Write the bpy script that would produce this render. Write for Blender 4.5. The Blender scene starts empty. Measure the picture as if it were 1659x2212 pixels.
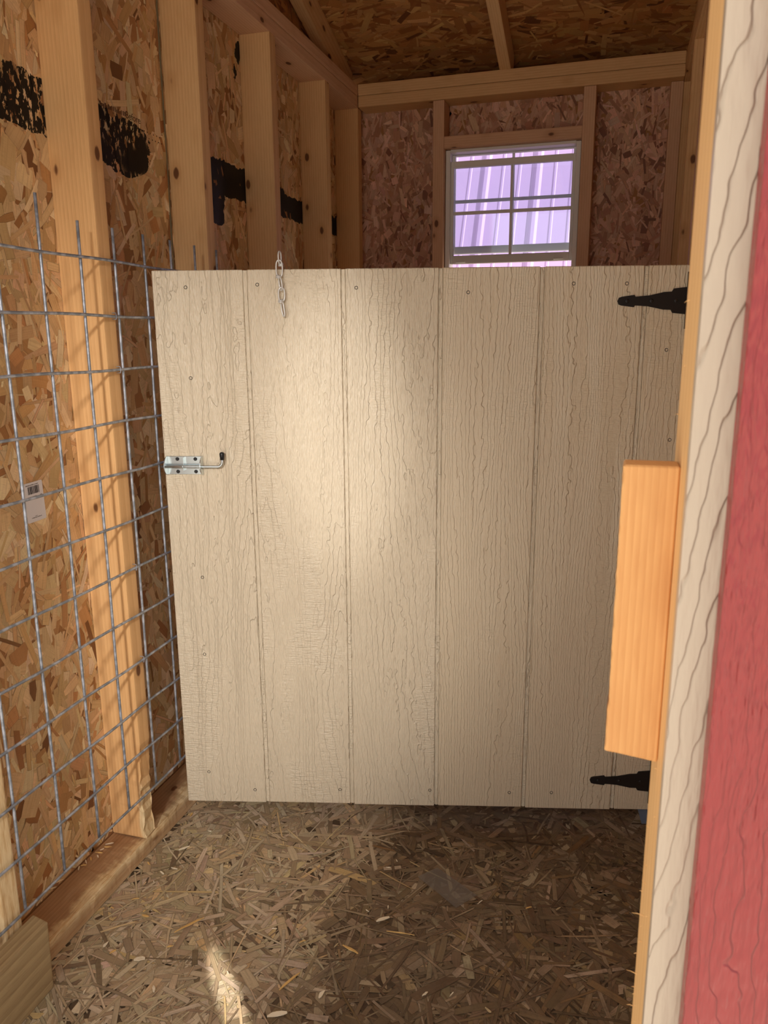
import bpy, bmesh, math, random
import numpy as np
from mathutils import Vector, Matrix, Euler
S = bpy.context.scene
COL = S.collection
rnd = random.Random(7)

# ------------------------------------------------------------------ camera
cd = bpy.data.cameras.new('camera'); cam = bpy.data.objects.new('camera', cd); COL.objects.link(cam)
RIGHT = Vector((0.9577, 0.2878, -0.0070)); FWD = Vector((-0.2809, 0.9341, -0.2204)).normalized()
RIGHT = (RIGHT - FWD * RIGHT.dot(FWD)).normalized(); UP = RIGHT.cross(FWD)
M = Matrix.Identity(4)
for i in range(3):
    M[i][0] = RIGHT[i]; M[i][1] = UP[i]; M[i][2] = -FWD[i]
M.translation = Vector((0.941, -1.035, 1.126))
cam.matrix_world = M
cd.sensor_fit = 'VERTICAL'; cd.sensor_height = 36.0; cd.lens = 36.0 * 1662 / 2212
cd.clip_start = 0.02
S.cycles.diffuse_bounces = 5
cd.dof.use_dof = True; cd.dof.focus_distance = 1.55; cd.dof.aperture_fstop = 18.0
S.camera = cam
# ------------------------------------------------------------------ world, sun, exposure
w = bpy.data.worlds.new('sky'); S.world = w; w.use_nodes = True
bg = w.node_tree.nodes['Background']; bg.inputs[0].default_value = (1.0, 0.985, 0.96, 1); bg.inputs[1].default_value = 0.66
sd = bpy.data.lights.new('sun', 'SUN'); sun = bpy.data.objects.new('sun', sd); COL.objects.link(sun)
sd.energy = 4.2; sd.angle = 0.009; sd.color = (1.0, 0.95, 0.87)
sun.location = (6, 1, 6); sun.rotation_euler = Vector((0.85, 0.12, 0.95)).to_track_quat('Z', 'Y').to_euler()
def standin_spot(name, loc, target, power, size, blend, radius, sx=1.0, twist=0.0, color=(1.0, 0.95, 0.86)):
    # spot lamp added outside, standing in for reflected sunlight; no reflecting object is modelled
    d = bpy.data.lights.new(name, 'SPOT'); o = bpy.data.objects.new(name, d); COL.objects.link(o)
    d.energy = power; d.spot_size = size; d.spot_blend = blend; d.shadow_soft_size = radius; d.color = color
    o.location = loc
    q = (Vector(loc) - Vector(target)).to_track_quat('Z', 'Y')
    o.rotation_euler = (q.to_matrix() @ Matrix.Rotation(twist, 3, 'Z')).to_euler()
    o.scale = (sx, 1, 1)
standin_spot('fill_spot_doorway', (1.12, -3.7, 2.1), (0.02, 0.32, 0.64), 195.0, 0.38, 0.9, 0.12, color=(1.0, 0.95, 0.88))  # broad fill lamp added to brighten the interior but not the jamb
standin_spot('glint_spot_gate', (0.05, -3.6, 1.75), (0.385, 0.49, 0.95), 120.0, 0.190, 0.9, 0.03, sx=0.42, color=(1.0, 0.97, 0.92))
standin_spot('glint_spot_floor', (-0.1, -3.0, 2.6), (0.345, -0.03, 0.0), 520.0, 0.060, 0.5, 0.006, sx=0.15, twist=1.1)
S.view_settings.view_transform = 'Standard'; S.view_settings.look = 'None'
S.view_settings.exposure = 1.0; S.view_settings.gamma = 1.0; S.view_settings.use_curve_mapping = False

# ------------------------------------------------------------------ helpers
def lin(r, g, b):
    f = lambda c: (c / 255 / 12.92) if c / 255 <= 0.04045 else ((c / 255 + 0.055) / 1.055) ** 2.4
    return (f(r), f(g), f(b), 1.0)
class NT:
    def __init__(s, name, rough=0.6, spec=0.4):
        s.m = bpy.data.materials.new(name); s.m.use_nodes = True; s.t = s.m.node_tree
        s.p = s.t.nodes['Principled BSDF']; s.out = s.t.nodes['Material Output']
        s.p.inputs['Roughness'].default_value = rough
        s.p.inputs['Specular IOR Level'].default_value = spec
    def n(s, typ, **kw):
        nd = s.t.nodes.new(typ)
        for k, v in kw.items(): setattr(nd, k, v)
        return nd
    def l(s, a, b): s.t.links.new(a, b)
    def put(s, sock, v):
        if isinstance(v, bpy.types.NodeSocket): s.l(v, sock)
        else: sock.default_value = v
    def math(s, op, a, b=None, c=None, clamp=False):
        nd = s.n('ShaderNodeMath', operation=op); nd.use_clamp = clamp
        s.put(nd.inputs[0], a)
        if b is not None: s.put(nd.inputs[1], b)
        if c is not None: s.put(nd.inputs[2], c)
        return nd.outputs[0]
    def vmath(s, op, a, b):
        nd = s.n('ShaderNodeVectorMath', operation=op); s.put(nd.inputs[0], a); s.put(nd.inputs[1], b); return nd.outputs[0]
    def noise(s, vec, scale, detail=2.0, rough=0.5, dist=0.0):
        nd = s.n('ShaderNodeTexNoise'); s.l(vec, nd.inputs['Vector'])
        nd.inputs['Scale'].default_value = scale; nd.inputs['Detail'].default_value = detail
        nd.inputs['Roughness'].default_value = rough; nd.inputs['Distortion'].default_value = dist
        return nd.outputs[0]
    def smooth(s, v, a, b, lo=0.0, hi=1.0):
        nd = s.n('ShaderNodeMapRange', interpolation_type='SMOOTHSTEP'); s.l(v, nd.inputs[0])
        for i, x in enumerate((a, b, lo, hi)): nd.inputs[i + 1].default_value = x
        return nd.outputs[0]
    def mix(s, f, a, b, blend='MIX'):
        nd = s.n('ShaderNodeMix', data_type='RGBA', blend_type=blend)
        s.put(nd.inputs[0], f); s.put(nd.inputs[6], a); s.put(nd.inputs[7], b)
        return nd.outputs[2]
    def bump(s, h, dist, strength=1.0, normal=None):
        nd = s.n('ShaderNodeBump'); s.l(h, nd.inputs['Height']); nd.inputs['Distance'].default_value = dist
        nd.inputs['Strength'].default_value = strength
        if normal: s.l(normal, nd.inputs['Normal'])
        return nd.outputs[0]
    def objvec(s, scale=(1, 1, 1), rand=True):
        tc = s.n('ShaderNodeTexCoord').outputs['Object']
        v = s.vmath('MULTIPLY', tc, scale)
        if rand:
            oi = s.n('ShaderNodeObjectInfo').outputs['Random']
            cb = s.n('ShaderNodeCombineXYZ')
            s.l(s.math('MULTIPLY', oi, 7.3), cb.inputs[0]); s.l(s.math('MULTIPLY', oi, 3.1), cb.inputs[1]); s.l(s.math('MULTIPLY', oi, 11.7), cb.inputs[2])
            v = s.vmath('ADD', v, cb.outputs[0])
        return v

def plain(name, rgb, rough=0.5, metal=0.0, spec=0.5):
    t = NT(name, rough, spec); t.p.inputs['Base Color'].default_value = lin(*rgb); t.p.inputs['Metallic'].default_value = metal
    return t
def pine(name, light, dark, knots=True, chew=None, ring=42.0):
    t = NT(name, 0.62, 0.3)
    v = t.objvec((1, 1, 0.09)); v0 = t.objvec((1, 1, 0.45))
    wv = t.n('ShaderNodeTexWave', wave_type='RINGS', rings_direction='Z', wave_profile='SAW')
    t.l(t.vmath('ADD', v, (0.13, 0.09, 0)), wv.inputs['Vector'])
    wv.inputs['Scale'].default_value = ring; wv.inputs['Distortion'].default_value = 2.2
    wv.inputs['Detail'].default_value = 2; wv.inputs['Detail Scale'].default_value = 0.35
    fine = t.noise(v, 260, 3, 0.6); blot = t.noise(v0, 9, 3)
    c = t.mix(t.math('MULTIPLY', wv.outputs[1], 0.42), lin(*light), lin(*dark))
    c = t.mix(t.smooth(fine, 0.42, 0.75, 0, 0.30), c, lin(*dark))
    c = t.mix(t.smooth(blot, 0.45, 0.75, 0, 0.35), c, lin(*[min(255, k * 1.03) for k in light]))
    if knots:
        vo = t.n('ShaderNodeTexVoronoi', feature='F1'); t.l(t.objvec((1, 1, 0.55)), vo.inputs['Vector'])
        vo.inputs['Scale'].default_value = 16.0
        sel = t.math('GREATER_THAN', t.n('ShaderNodeSeparateColor').outputs[0], 0.08)
        sc = sel.node.inputs[0].links[0].from_node; t.l(vo.outputs['Color'], sc.inputs[0])
        d = t.math('ADD', vo.outputs['Distance'], t.math('MULTIPLY', t.math('SUBTRACT', fine, 0.5), 0.05))
        k = t.math('MULTIPLY', t.smooth(d, 0.09, 0.14, 0.9, 0), sel)
        k2 = t.math('MULTIPLY', t.smooth(d, 0.10, 0.34, 0.45, 0), sel)
        c = t.mix(k2, c, lin(*dark)); c = t.mix(k, c, lin(96, 54, 28))
    if chew:
        # gnawed pale wood along the room-side edge, low down
        g = t.n('ShaderNodeNewGeometry').outputs['Position']; sx = t.n('ShaderNodeSeparateXYZ'); t.l(g, sx.inputs[0])
        pv = t.noise(g, 14, 4, 0.65)
        m = chew(t, sx, pv)
        shred = t.noise(v, 160, 3, 0.7)
        pale = t.mix(t.smooth(shred, 0.4, 0.7), lin(238, 213, 168), lin(206, 168, 118))
        c = t.mix(m, c, pale)
    t.l(c, t.p.inputs['Base Color'])
    t.l(t.bump(t.math('ADD', fine, t.math('MULTIPLY', wv.outputs[1], 0.25)), 0.0006, 0.5), t.p.inputs['Normal'])
    return t.m
def siding(name, rgb, freq=105.0, depth=0.0011, rough=0.38, wobble=1.0, stretch=0.11, fine_w=1.0, lad_w=0.8, dark=0.05, jag_w=1.1, tilt=0.0):
    t = NT(name, rough, 0.5)
    v = t.objvec((1, 1, stretch)); sx = t.n('ShaderNodeSeparateXYZ'); t.l(v, sx.inputs[0])
    vi = t.objvec((1, 1, 1))
    big = t.noise(v, 7.0, 1.0); mid = t.noise(v, 26.0, 2.0, 0.5); jag = t.noise(t.objvec((1, 1, 0.55)), 85, 1.5)
    f = t.math('MULTIPLY', sx.outputs[0], freq)
    if tilt: f = t.math('ADD', f, t.math('MULTIPLY', sx.outputs[2], tilt / stretch))
    f = t.math('ADD', f, t.math('MULTIPLY', big, 17.0 * wobble))
    f = t.math('ADD', f, t.math('MULTIPLY', mid, 5.0 * wobble))
    f = t.math('ADD', f, t.math('MULTIPLY', jag, jag_w))
    saw = t.math('FRACT', f)
    saw = t.math('MULTIPLY', saw, t.smooth(saw, 0.90, 1.0, 1, 0))
    act = t.smooth(t.noise(v, 11, 1.5), 0.36, 0.60)
    fvec = t.objvec((1, 1, 0.16)); fine = t.noise(fvec, 330, 2.0, 0.55)
    lad = t.noise(t.objvec((0.16, 1, 1)), 330, 2.0, 0.5)
    lm = t.smooth(t.noise(t.objvec((1, 1, 0.4)), 9, 1), 0.50, 0.64)
    lines = t.math('MULTIPLY', saw, t.math('MULTIPLY_ADD', act, 0.75, 0.25))
    h = t.math('ADD', lines, t.math('MULTIPLY', fine, t.math('MULTIPLY_ADD', lm, -0.45 * fine_w, 0.85 * fine_w)))
    h = t.math('ADD', h, t.math('MULTIPLY', t.math('MULTIPLY', lad, lm), lad_w * fine_w))
    t.l(t.bump(h, depth, 0.75), t.p.inputs['Normal'])
    dirt = t.noise(t.objvec((1, 1, 0.5)), 5, 4, 0.6)
    c = t.mix(t.smooth(dirt, 0.5, 0.8, 0, 0.16), lin(*rgb), lin(*[k * 0.86 for k in rgb]))
    c = t.mix(t.smooth(saw, 0.0, 0.10, dark, 0), c, lin(*[k * 0.72 for k in rgb]))
    t.l(c, t.p.inputs['Base Color'])
    return t.m
def strand_mat(name, rough=0.55, paint=False, stain=False):
    t = NT(name, rough, 0.35)
    at = t.n('ShaderNodeVertexColor', layer_name='Col').outputs[0]
    uv = t.n('ShaderNodeUVMap', uv_map='UVMap').outputs[0]
    streak = t.noise(t.vmath('MULTIPLY', uv, (14, 260, 1)), 1.0, 3, 0.6)
    cross = t.noise(t.vmath('MULTIPLY', uv, (900, 60, 1)), 1.0, 1, 0.5)
    g = t.n('ShaderNodeNewGeometry').outputs['Position']
    c = t.mix(t.smooth(streak, 0.38, 0.75, 0, 0.26), at, lin(150, 96, 56) if not stain else lin(84, 66, 48))
    c = t.mix(t.smooth(cross, 0.50, 0.75, 0, 0.16), c, lin(110, 62, 30) if not stain else lin(60, 48, 34))
    sx = t.n('ShaderNodeSeparateXYZ'); t.l(g, sx.inputs[0]); X, Y, Z = sx.outputs
    if stain:
        dn = t.noise(g, 9, 4, 0.62); pn = t.noise(g, 3.2, 2, 0.5); dust = t.noise(g, 26, 4, 0.65)
        c = t.mix(t.smooth(dust, 0.40, 0.70, 0.0, 0.30), c, lin(172, 150, 120))
        # old wet stain over the hinge side of the floor
        e = t.math('ADD', X, t.math('MULTIPLY', t.math('SUBTRACT', dn, 0.5), 0.55))
        e = t.math('ADD', e, t.math('MULTIPLY', t.math('SUBTRACT', pn, 0.5), 0.45))
        e = t.math('ADD', e, t.math('MULTIPLY', Y, -0.10))
        m = t.smooth(e, 0.36, 0.60)
        m2 = t.math('MULTIPLY', m, t.smooth(t.noise(g, 13, 4, 0.7), 0.40, 0.60, 0.25, 1.0))
        c = t.mix(t.math('MULTIPLY', m2, 0.35), c, t.mix(1.0, c, (0.40, 0.33, 0.28, 1), 'MULTIPLY'))
        c = t.mix(t.math('MULTIPLY', m2, 0.14), c, lin(84, 66, 54))
        c = t.mix(t.math('MULTIPLY', t.smooth(dust, 0.52, 0.72), t.math('MULTIPLY', m, 0.40)), c, lin(66, 54, 46))
        t.l(t.math('MULTIPLY_ADD', m2, -0.20, 0.66), t.p.inputs['Roughness'])
    if paint:
        n1 = t.noise(g, 38, 4, 0.65); n2 = t.noise(g, 9, 2)
        y = t.math('ADD', Y, t.math('MULTIPLY', t.math('SUBTRACT', n1, 0.5), 0.05))
        z = t.math('ADD', Z, t.math('MULTIPLY', t.math('SUBTRACT', n1, 0.5), 0.03))
        z = t.math('ADD', z, t.math('MULTIPLY', t.math('SUBTRACT', n2, 0.5), 0.02))
        m = None
        for (yc, zc, ry, rz, pw) in ((0.16, 1.545, 0.44, 0.048, 4), (0.50, 1.515, 0.10, 0.046, 2), (1.02, 1.545, 0.33, 0.045, 8),
                                     (0.905, 1.49, 0.042, 0.068, 4), (1.50, 1.535, 0.35, 0.034, 8), (1.066, 1.885, 0.014, 0.03, 2), (1.04, 1.828, 0.008, 0.02, 2)):
            a = t.math('POWER', t.math('ABSOLUTE', t.math('DIVIDE', t.math('SUBTRACT', y, yc), ry)), pw)
            b = t.math('POWER', t.math('ABSOLUTE', t.math('DIVIDE', t.math('SUBTRACT', z, zc), rz)), pw)
            k = t.math('LESS_THAN', t.math('ADD', a, b), 1.0)
            m = k if m is None else t.math('MAXIMUM', m, k)
        dry = t.smooth(t.noise(t.vmath('MULTIPLY', g, (1, 1, 0.5)), 95, 3, 0.6), 0.54, 0.57)
        dm = t.math('MULTIPLY', dry, t.math('LESS_THAN', t.math('ADD', Y, t.math('MULTIPLY', n2, 0.2)), 0.68))
        dm = t.math('MULTIPLY', dm, t.smooth(n2, 0.38, 0.50))
        m = t.math('MULTIPLY', m, t.math('SUBTRACT', 1.0, dm))
        c = t.mix(m, c, lin(18, 15, 15))
    t.l(c, t.p.inputs['Base Color'])
    t.l(t.bump(streak, 0.0005, 0.5), t.p.inputs['Normal'])
    return t.m

def link(o, parent=None, kind=None, label=None, cat=None, group=None):
    COL.objects.link(o)
    if parent is not None: o.parent = parent
    if kind: o['kind'] = kind
    if label: o['label'] = label
    if cat: o['category'] = cat
    if group: o['group'] = group
    return o
def empty(name, loc=(0, 0, 0), **kw):
    o = bpy.data.objects.new(name, None); o.location = loc; o.empty_display_size = 0.1
    return link(o, **kw)
def mesh_obj(name, bm, mat, parent=None, smooth=False, loc=(0, 0, 0), rot=(0, 0, 0), **kw):
    me = bpy.data.meshes.new(name); bmesh.ops.recalc_face_normals(bm, faces=bm.faces); bm.to_mesh(me); bm.free()
    if smooth:
        for p in me.polygons: p.use_smooth = True
    me.materials.append(mat)
    o = bpy.data.objects.new(name, me); o.location = loc; o.rotation_euler = rot
    return link(o, parent, **kw)
def bm_box(bm, mn, mx, bevel=0.0, seg=1):
    r = bmesh.ops.create_cube(bm, size=1.0); vs = r['verts']
    c = [(a + b) / 2 for a, b in zip(mn, mx)]; s = [b - a for a, b in zip(mn, mx)]
    for v in vs: v.co = Vector((v.co.x * s[0] + c[0], v.co.y * s[1] + c[1], v.co.z * s[2] + c[2]))
    if bevel > 0:
        es = list({e for v in vs for e in v.link_edges})
        bmesh.ops.bevel(bm, geom=es, offset=bevel, segments=seg, affect='EDGES', profile=0.7)
    return bm
def bm_tube(bm, pts, r, n=8, closed=False, caps=True):
    pts = [Vector(p) for p in pts]; m = len(pts); rings = []; prev = None
    rr = r if isinstance(r, (list, tuple)) else [r] * m
    for i, p in enumerate(pts):
        a = pts[(i - 1) % m] if closed or i > 0 else p; b = pts[(i + 1) % m] if closed or i < m - 1 else p
        d = (b - a).normalized()
        if prev is None:
            x = d.orthogonal().normalized()
        else:
            x = (prev - d * prev.dot(d)).normalized()
        prev = x; y = d.cross(x)
        rings.append([bm.verts.new(p + (x * math.cos(2 * math.pi * k / n) + y * math.sin(2 * math.pi * k / n)) * rr[i]) for k in range(n)])
    for i in range(m if closed else m - 1):
        A = rings[i]; B = rings[(i + 1) % m]
        off = 0
        if closed and i == m - 1:
            off = min(range(n), key=lambda o: sum((A[k].co - B[(k + o) % n].co).length for k in range(n)))
        for k in range(n):
            bm.faces.new((A[k], A[(k + 1) % n], B[(k + 1 + off) % n], B[(k + off) % n]))
    if caps and not closed:
        bm.faces.new(rings[0][::-1]); bm.faces.new(rings[-1])
    return bm
def bm_prism(bm, poly, y0, y1):
    a = [bm.verts.new((x, y0, z)) for x, z in poly]; b = [bm.verts.new((x, y1, z)) for x, z in poly]
    bm.faces.new(a); bm.faces.new(b[::-1]); n = len(poly)
    for i in range(n): bm.faces.new((a[i], b[i], b[(i + 1) % n], a[(i + 1) % n]))
    return bm
def wloc(parent, p):
    return Vector(p) - (parent.location if parent is not None else Vector())
ROT = {'z': (0, 0, 0), 'y': (-math.pi / 2, 0, 0), 'x': (0, math.pi / 2, 0)}
def lumber(name, mn, mx, axis, mat, parent=None, bevel=0.003, extra=None, **kw):
    c = [(a + b) / 2 for a, b in zip(mn, mx)]; s = [b - a for a, b in zip(mn, mx)]
    dim = {'z': (s[0], s[1], s[2]), 'y': (s[0], s[2], s[1]), 'x': (s[2], s[1], s[0])}[axis]
    bm = bmesh.new(); bm_box(bm, [-d / 2 for d in dim], [d / 2 for d in dim], bevel, 2)
    r = Euler(ROT[axis])
    if extra: r = (Euler(extra).to_matrix() @ r.to_matrix()).to_euler()
    return mesh_obj(name, bm, mat, parent, loc=wloc(parent, c), rot=r, **kw)
def strands(name, parent, origin, U, V, bounds, lenr, widr, ang, palette, mat, layers=3.5, seed=1, hmax=0.0012, keep=None, outline=0.30, tint=None):
    rg = np.random.default_rng(seed); U = np.array(U, float); V = np.array(V, float); Nn = np.cross(U, V)
    u0, u1, v0, v1 = bounds
    area = (u1 - u0) * (v1 - v0); al = np.mean(lenr) * np.mean(widr) * 0.85
    n = int(area * layers / al)
    cu = rg.uniform(u0, u1, n); cv = rg.uniform(v0, v1, n)
    L = rg.uniform(0, 1, n) ** 1.3 * (lenr[1] - lenr[0]) + lenr[0]; Wd = rg.uniform(0, 1, n) ** 1.5 * (widr[1] - widr[0]) + widr[0]
    th = ang(rg, n)
    order = np.argsort(L * Wd + rg.normal(0, 1, n) * al * 0.8)[::-1]
    h = np.empty(n); h[order] = np.linspace(0, hmax, n)
    e = np.minimum(0.0009 * rg.uniform(0.6, 1.6, n), Wd * 0.22)          # width of the darkened rim
    ja = rg.normal(0, 0.03, (n, 2)); jb = rg.normal(0, 0.03, (n, 2))     # skewed ends
    t2 = np.array([0.0, 1.0])
    xa = -0.5 + ja; xb = 0.5 + jb; el = (e / L)[:, None]
    def along(k):   # 4 rows across the strand
        r4 = np.array([0, 0.12, 0.88, 1.0])[None, :]
        A = xa[:, :1] * (1 - r4) + xa[:, 1:] * r4; B = xb[:, :1] * (1 - r4) + xb[:, 1:] * r4
        return [A, A + el, (A + B) / 2, B - el, B][k]
    pxs = np.stack([along(k) for k in range(5)], 1) * L[:, None, None]          # n,5,4
    wj = np.array([0.92, 0.93, 1, 0.93, 0.92])[None, :] * np.repeat(1 + rg.normal(0, 0.05, (n, 3)), [2, 1, 2], axis=1)
    taper = rg.random(n) < 0.25; tw_ = rg.uniform(0.2, 0.6, taper.sum()); wj[taper, 0] *= tw_; wj[taper, 1] *= tw_ * 1.1
    hw = 0.5 * wj * Wd[:, None]; inn = np.maximum(hw - e[:, None], hw * 0.4)
    bend = np.zeros((n, 5)); bend[:, 2] = rg.normal(0, 0.015, n) * L
    pys = np.stack([-hw, -inn, inn, hw], 2) + bend[:, :, None]
    px, py = pxs, pys
    c, s = np.cos(th)[:, None, None], np.sin(th)[:, None, None]
    gu = np.clip(cu[:, None, None] + px * c - py * s, u0, u1); gv = np.clip(cv[:, None, None] + px * s + py * c, v0, v1)
    if keep is not None:
        k = keep(gu.reshape(n, -1), gv.reshape(n, -1))
        gu, gv, h, px, py = gu[k], gv[k], h[k], px[k], py[k]; n = len(h)
    hh = h[:, None, None] + np.zeros_like(gu)
    P = np.array(origin)[None, :] + gu.reshape(-1, 1) * U + gv.reshape(-1, 1) * V + hh.reshape(-1, 1) * Nn
    P = P - np.array(parent_world(parent))
    base = np.arange(n)[:, None, None] * 20
    q = np.array([[i * 4 + j, i * 4 + 4 + j, i * 4 + 5 + j, i * 4 + 1 + j] for i in range(4) for j in range(3)])[None] + base
    q = q.reshape(-1)
    me = bpy.data.meshes.new(name)
    me.vertices.add(n * 20); me.vertices.foreach_set('co', P.astype(np.float32).ravel())
    me.loops.add(len(q)); me.loops.foreach_set('vertex_index', q.astype(np.int32))
    me.polygons.add(n * 12); me.polygons.foreach_set('loop_start', np.arange(0, n * 48, 4, dtype=np.int32))
    me.update(calc_edges=True)
    cols = np.array([p[0] for p in palette], float); wt = np.array([p[1] for p in palette], float); wt /= wt.sum()
    cs = np.array([lin(*c_)[:3] for c_ in cols])
    pick = cs[rg.choice(len(cs), n, p=wt)] * rg.uniform(0.84, 1.14, (n, 1)) * (1 + rg.normal(0, 0.03, (n, 3)))
    if tint is not None: pick = pick * tint(rg, gu.mean((1, 2)), gv.mean((1, 2)))
    vc = np.ones((n, 5, 4, 4), np.float32); vc[..., :3] = np.clip(pick[:, None, None, :], 0, 1)
    rim = np.zeros((5, 4), bool); rim[0] = rim[4] = True; rim[:, 0] = rim[:, 3] = True
    dk = np.where(rg.random(n) < outline, rg.uniform(0.22, 0.6, n), rg.uniform(0.8, 1.0, n))
    vc[..., :3] = np.where(rim[None, :, :, None], vc[..., :3] * dk[:, None, None, None], vc[..., :3])
    vc[:, :2, :, :3] *= rg.uniform(0.85, 1.12, (n, 1, 1, 1)); vc = np.clip(vc, 0, 1)
    a = me.color_attributes.new('Col', 'FLOAT_COLOR', 'POINT'); a.data.foreach_set('color', vc.astype(np.float32).ravel())
    uvv = np.stack([px + rg.uniform(0, 30, (n, 1, 1)), py + rg.uniform(0, 30, (n, 1, 1))], 3).reshape(n * 20, 2)
    ul = me.uv_layers.new(name='UVMap'); ul.data.foreach_set('uv', uvv[q].astype(np.float32).ravel())
    me.materials.append(mat)
    o = bpy.data.objects.new(name, me); link(o, parent, kind='stuff')
    return o
def parent_world(p):
    v = Vector()
    while p is not None: v = v + p.location; p = p.parent
    return v
def text_mesh(name, body, size, mat, parent, loc, rot, **kw):
    cu = bpy.data.curves.new(name, 'FONT'); cu.body = body; cu.size = size; cu.extrude = 0.00008
    cu.align_x = 'CENTER'; cu.align_y = 'CENTER'
    t = bpy.data.objects.new(name, cu); COL.objects.link(t)
    dg = bpy.context.evaluated_depsgraph_get(); me = bpy.data.meshes.new_from_object(t.evaluated_get(dg))
    bpy.data.objects.remove(t); me.materials.clear(); me.materials.append(mat)
    o = bpy.data.objects.new(name, me); o.location = loc; o.rotation_euler = rot
    return link(o, parent, **kw)

# ------------------------------------------------------------------ materials
PINE = pine('pine', (228, 188, 136), (196, 144, 90))
PINE_ORANGE = pine('pine_orange', (228, 182, 126), (196, 140, 86))
PINE_PINK = pine('pine_pink', (224, 184, 148), (192, 142, 106))
RAW = pine('raw_pine_edge', (232, 188, 130), (204, 150, 92), knots=False)
STOPWOOD = pine('raw_pine_stop', (222, 168, 108), (188, 124, 70), ring=85.0)
def chew_plate(t, sx, pv):
    e = t.math('ADD', sx.outputs[0], t.math('MULTIPLY', t.math('SUBTRACT', pv, 0.5), 0.09))
    return t.math('MULTIPLY', t.smooth(e, -0.042, -0.018), t.smooth(sx.outputs[2], 0.018, 0.030, 0.25, 0.95))
def chew_stud(t, sx, pv):
    e = t.math('ADD', sx.outputs[0], t.math('MULTIPLY', t.math('SUBTRACT', pv, 0.5), 0.03))
    zz = t.math('ADD', sx.outputs[2], t.math('MULTIPLY', t.math('SUBTRACT', pv, 0.5), 0.12))
    return t.math('MULTIPLY', t.smooth(e, -0.024, -0.014), t.smooth(zz, 0.13, 0.20, 1, 0))
def chew_near(t, sx, pv):
    zz = t.math('ADD', sx.outputs[2], t.math('MULTIPLY', t.math('SUBTRACT', pv, 0.5), 0.45))
    e = t.math('ADD', sx.outputs[0], t.math('MULTIPLY', t.math('SUBTRACT', pv, 0.5), 0.06))
    return t.math('MULTIPLY', t.smooth(e, -0.07, -0.03), t.smooth(zz, 0.50, 0.58, 0.9, 0))
PLATE_CHEW = pine('pine_gnawed_plate', (182, 144, 106), (138, 100, 70), chew=chew_plate)
STUD_CHEW = pine('pine_gnawed_stud', (234, 188, 132), (202, 148, 92), chew=chew_stud)
STUD_NEAR = pine('pine_gnawed_near', (230, 188, 134), (198, 146, 92), chew=chew_near)
TREATED = pine('treated_pine', (182, 158, 118), (112, 84, 54), knots=False, ring=30.0)
OSB_BASE = plain('osb_core', (168, 118, 74), 0.8).m
OSB = strand_mat('osb_strands')
OSB_PAINT = strand_mat('osb_strands_painted', paint=True)
OSB_FLOOR = strand_mat('osb_strands_floor', stain=True)
FLOOR_BASE = plain('floor_core', (96, 78, 58), 0.8).m
BEIGE = siding('beige_siding', (218, 203, 178), freq=58.0, depth=0.0036, wobble=1.1, fine_w=1.5)
BEIGE_FINE = siding('beige_siding_fine', (214, 197, 170), freq=125.0, depth=0.0023, wobble=1.0, stretch=0.09, fine_w=1.2)
BEIGE_BIG = siding('beige_siding_outer_dimmed', (186, 168, 148), freq=84.0, depth=0.0022, wobble=0.55, stretch=0.18, jag_w=1.0, tilt=-13.0, fine_w=0.45, lad_w=0.0, dark=0.30)  # same paint as the gate, colour darkened to offset the stronger light outside
RED = siding('red_trim_paint', (146, 46, 46), freq=120.0, depth=0.0034, rough=0.26, wobble=0.8, stretch=0.30, fine_w=2.2, lad_w=0.0, dark=0.0)
ZINC = plain('zinc', (212, 222, 226), 0.26, 0.92).m
GALV_T = NT('galvanised_wire', 0.42, 0.5); GALV_T.p.inputs['Metallic'].default_value = 0.45
GALV_T.l(GALV_T.mix(GALV_T.smooth(GALV_T.noise(GALV_T.n('ShaderNodeNewGeometry').outputs['Position'], 60, 3), 0.4, 0.65), lin(140, 146, 156), lin(186, 192, 204)), GALV_T.p.inputs['Base Color'])
GALV = GALV_T.m
CHAIN = plain('chain_steel', (214, 212, 208), 0.28, 0.25).m
BLACK = plain('black_powder_coat', (24, 20, 20), 0.5).m
RUBBER = plain('black_rubber', (30, 30, 32), 0.4).m
SCREW = plain('screw_steel', (88, 82, 74), 0.4, 0.5).m
DARKHOLE = plain('dark_recess', (34, 28, 24), 0.8).m
WHITE = plain('window_white_vinyl', (240, 238, 232), 0.45).m
PAPER = plain('label_paper', (232, 230, 236), 0.5).m
INK = plain('black_ink', (24, 22, 26), 0.6).m
STAMP = plain('stamp_ink', (92, 58, 34), 0.7).m
FOAM = plain('seam_filler', (128, 118, 92), 0.7).m
g = NT('window_glass', 0.02, 0.5)
tr = g.n('ShaderNodeBsdfTransparent'); tr.inputs[0].default_value = (0.90, 0.94, 0.97, 1)
gl = g.n('ShaderNodeBsdfGlossy'); gl.inputs['Roughness'].default_value = 0.02
fr = g.n('ShaderNodeFresnel'); fr.inputs[0].default_value = 1.5
mx = g.n('ShaderNodeMixShader'); g.l(fr.outputs[0], mx.inputs[0]); g.l(tr.outputs[0], mx.inputs[1]); g.l(gl.outputs[0], mx.inputs[2])
g.l(mx.outputs[0], g.out.inputs[0]); GLASS = g.m
MET = NT('red_metal_roof_sky_tint', 0.6, 0.3); MET.p.inputs['Base Color'].default_value = lin(196, 160, 206); METAL = MET.m  # red metal; lavender of reflected sky and glass tint put into the colour
gr = NT('ground_gravel', 0.9, 0.2); gv = gr.n('ShaderNodeNewGeometry').outputs['Position']
gr.l(gr.mix(gr.noise(gv, 40, 5, 0.7), lin(188, 180, 168), lin(222, 216, 204)), gr.p.inputs['Base Color']); GROUND = gr.m

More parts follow.
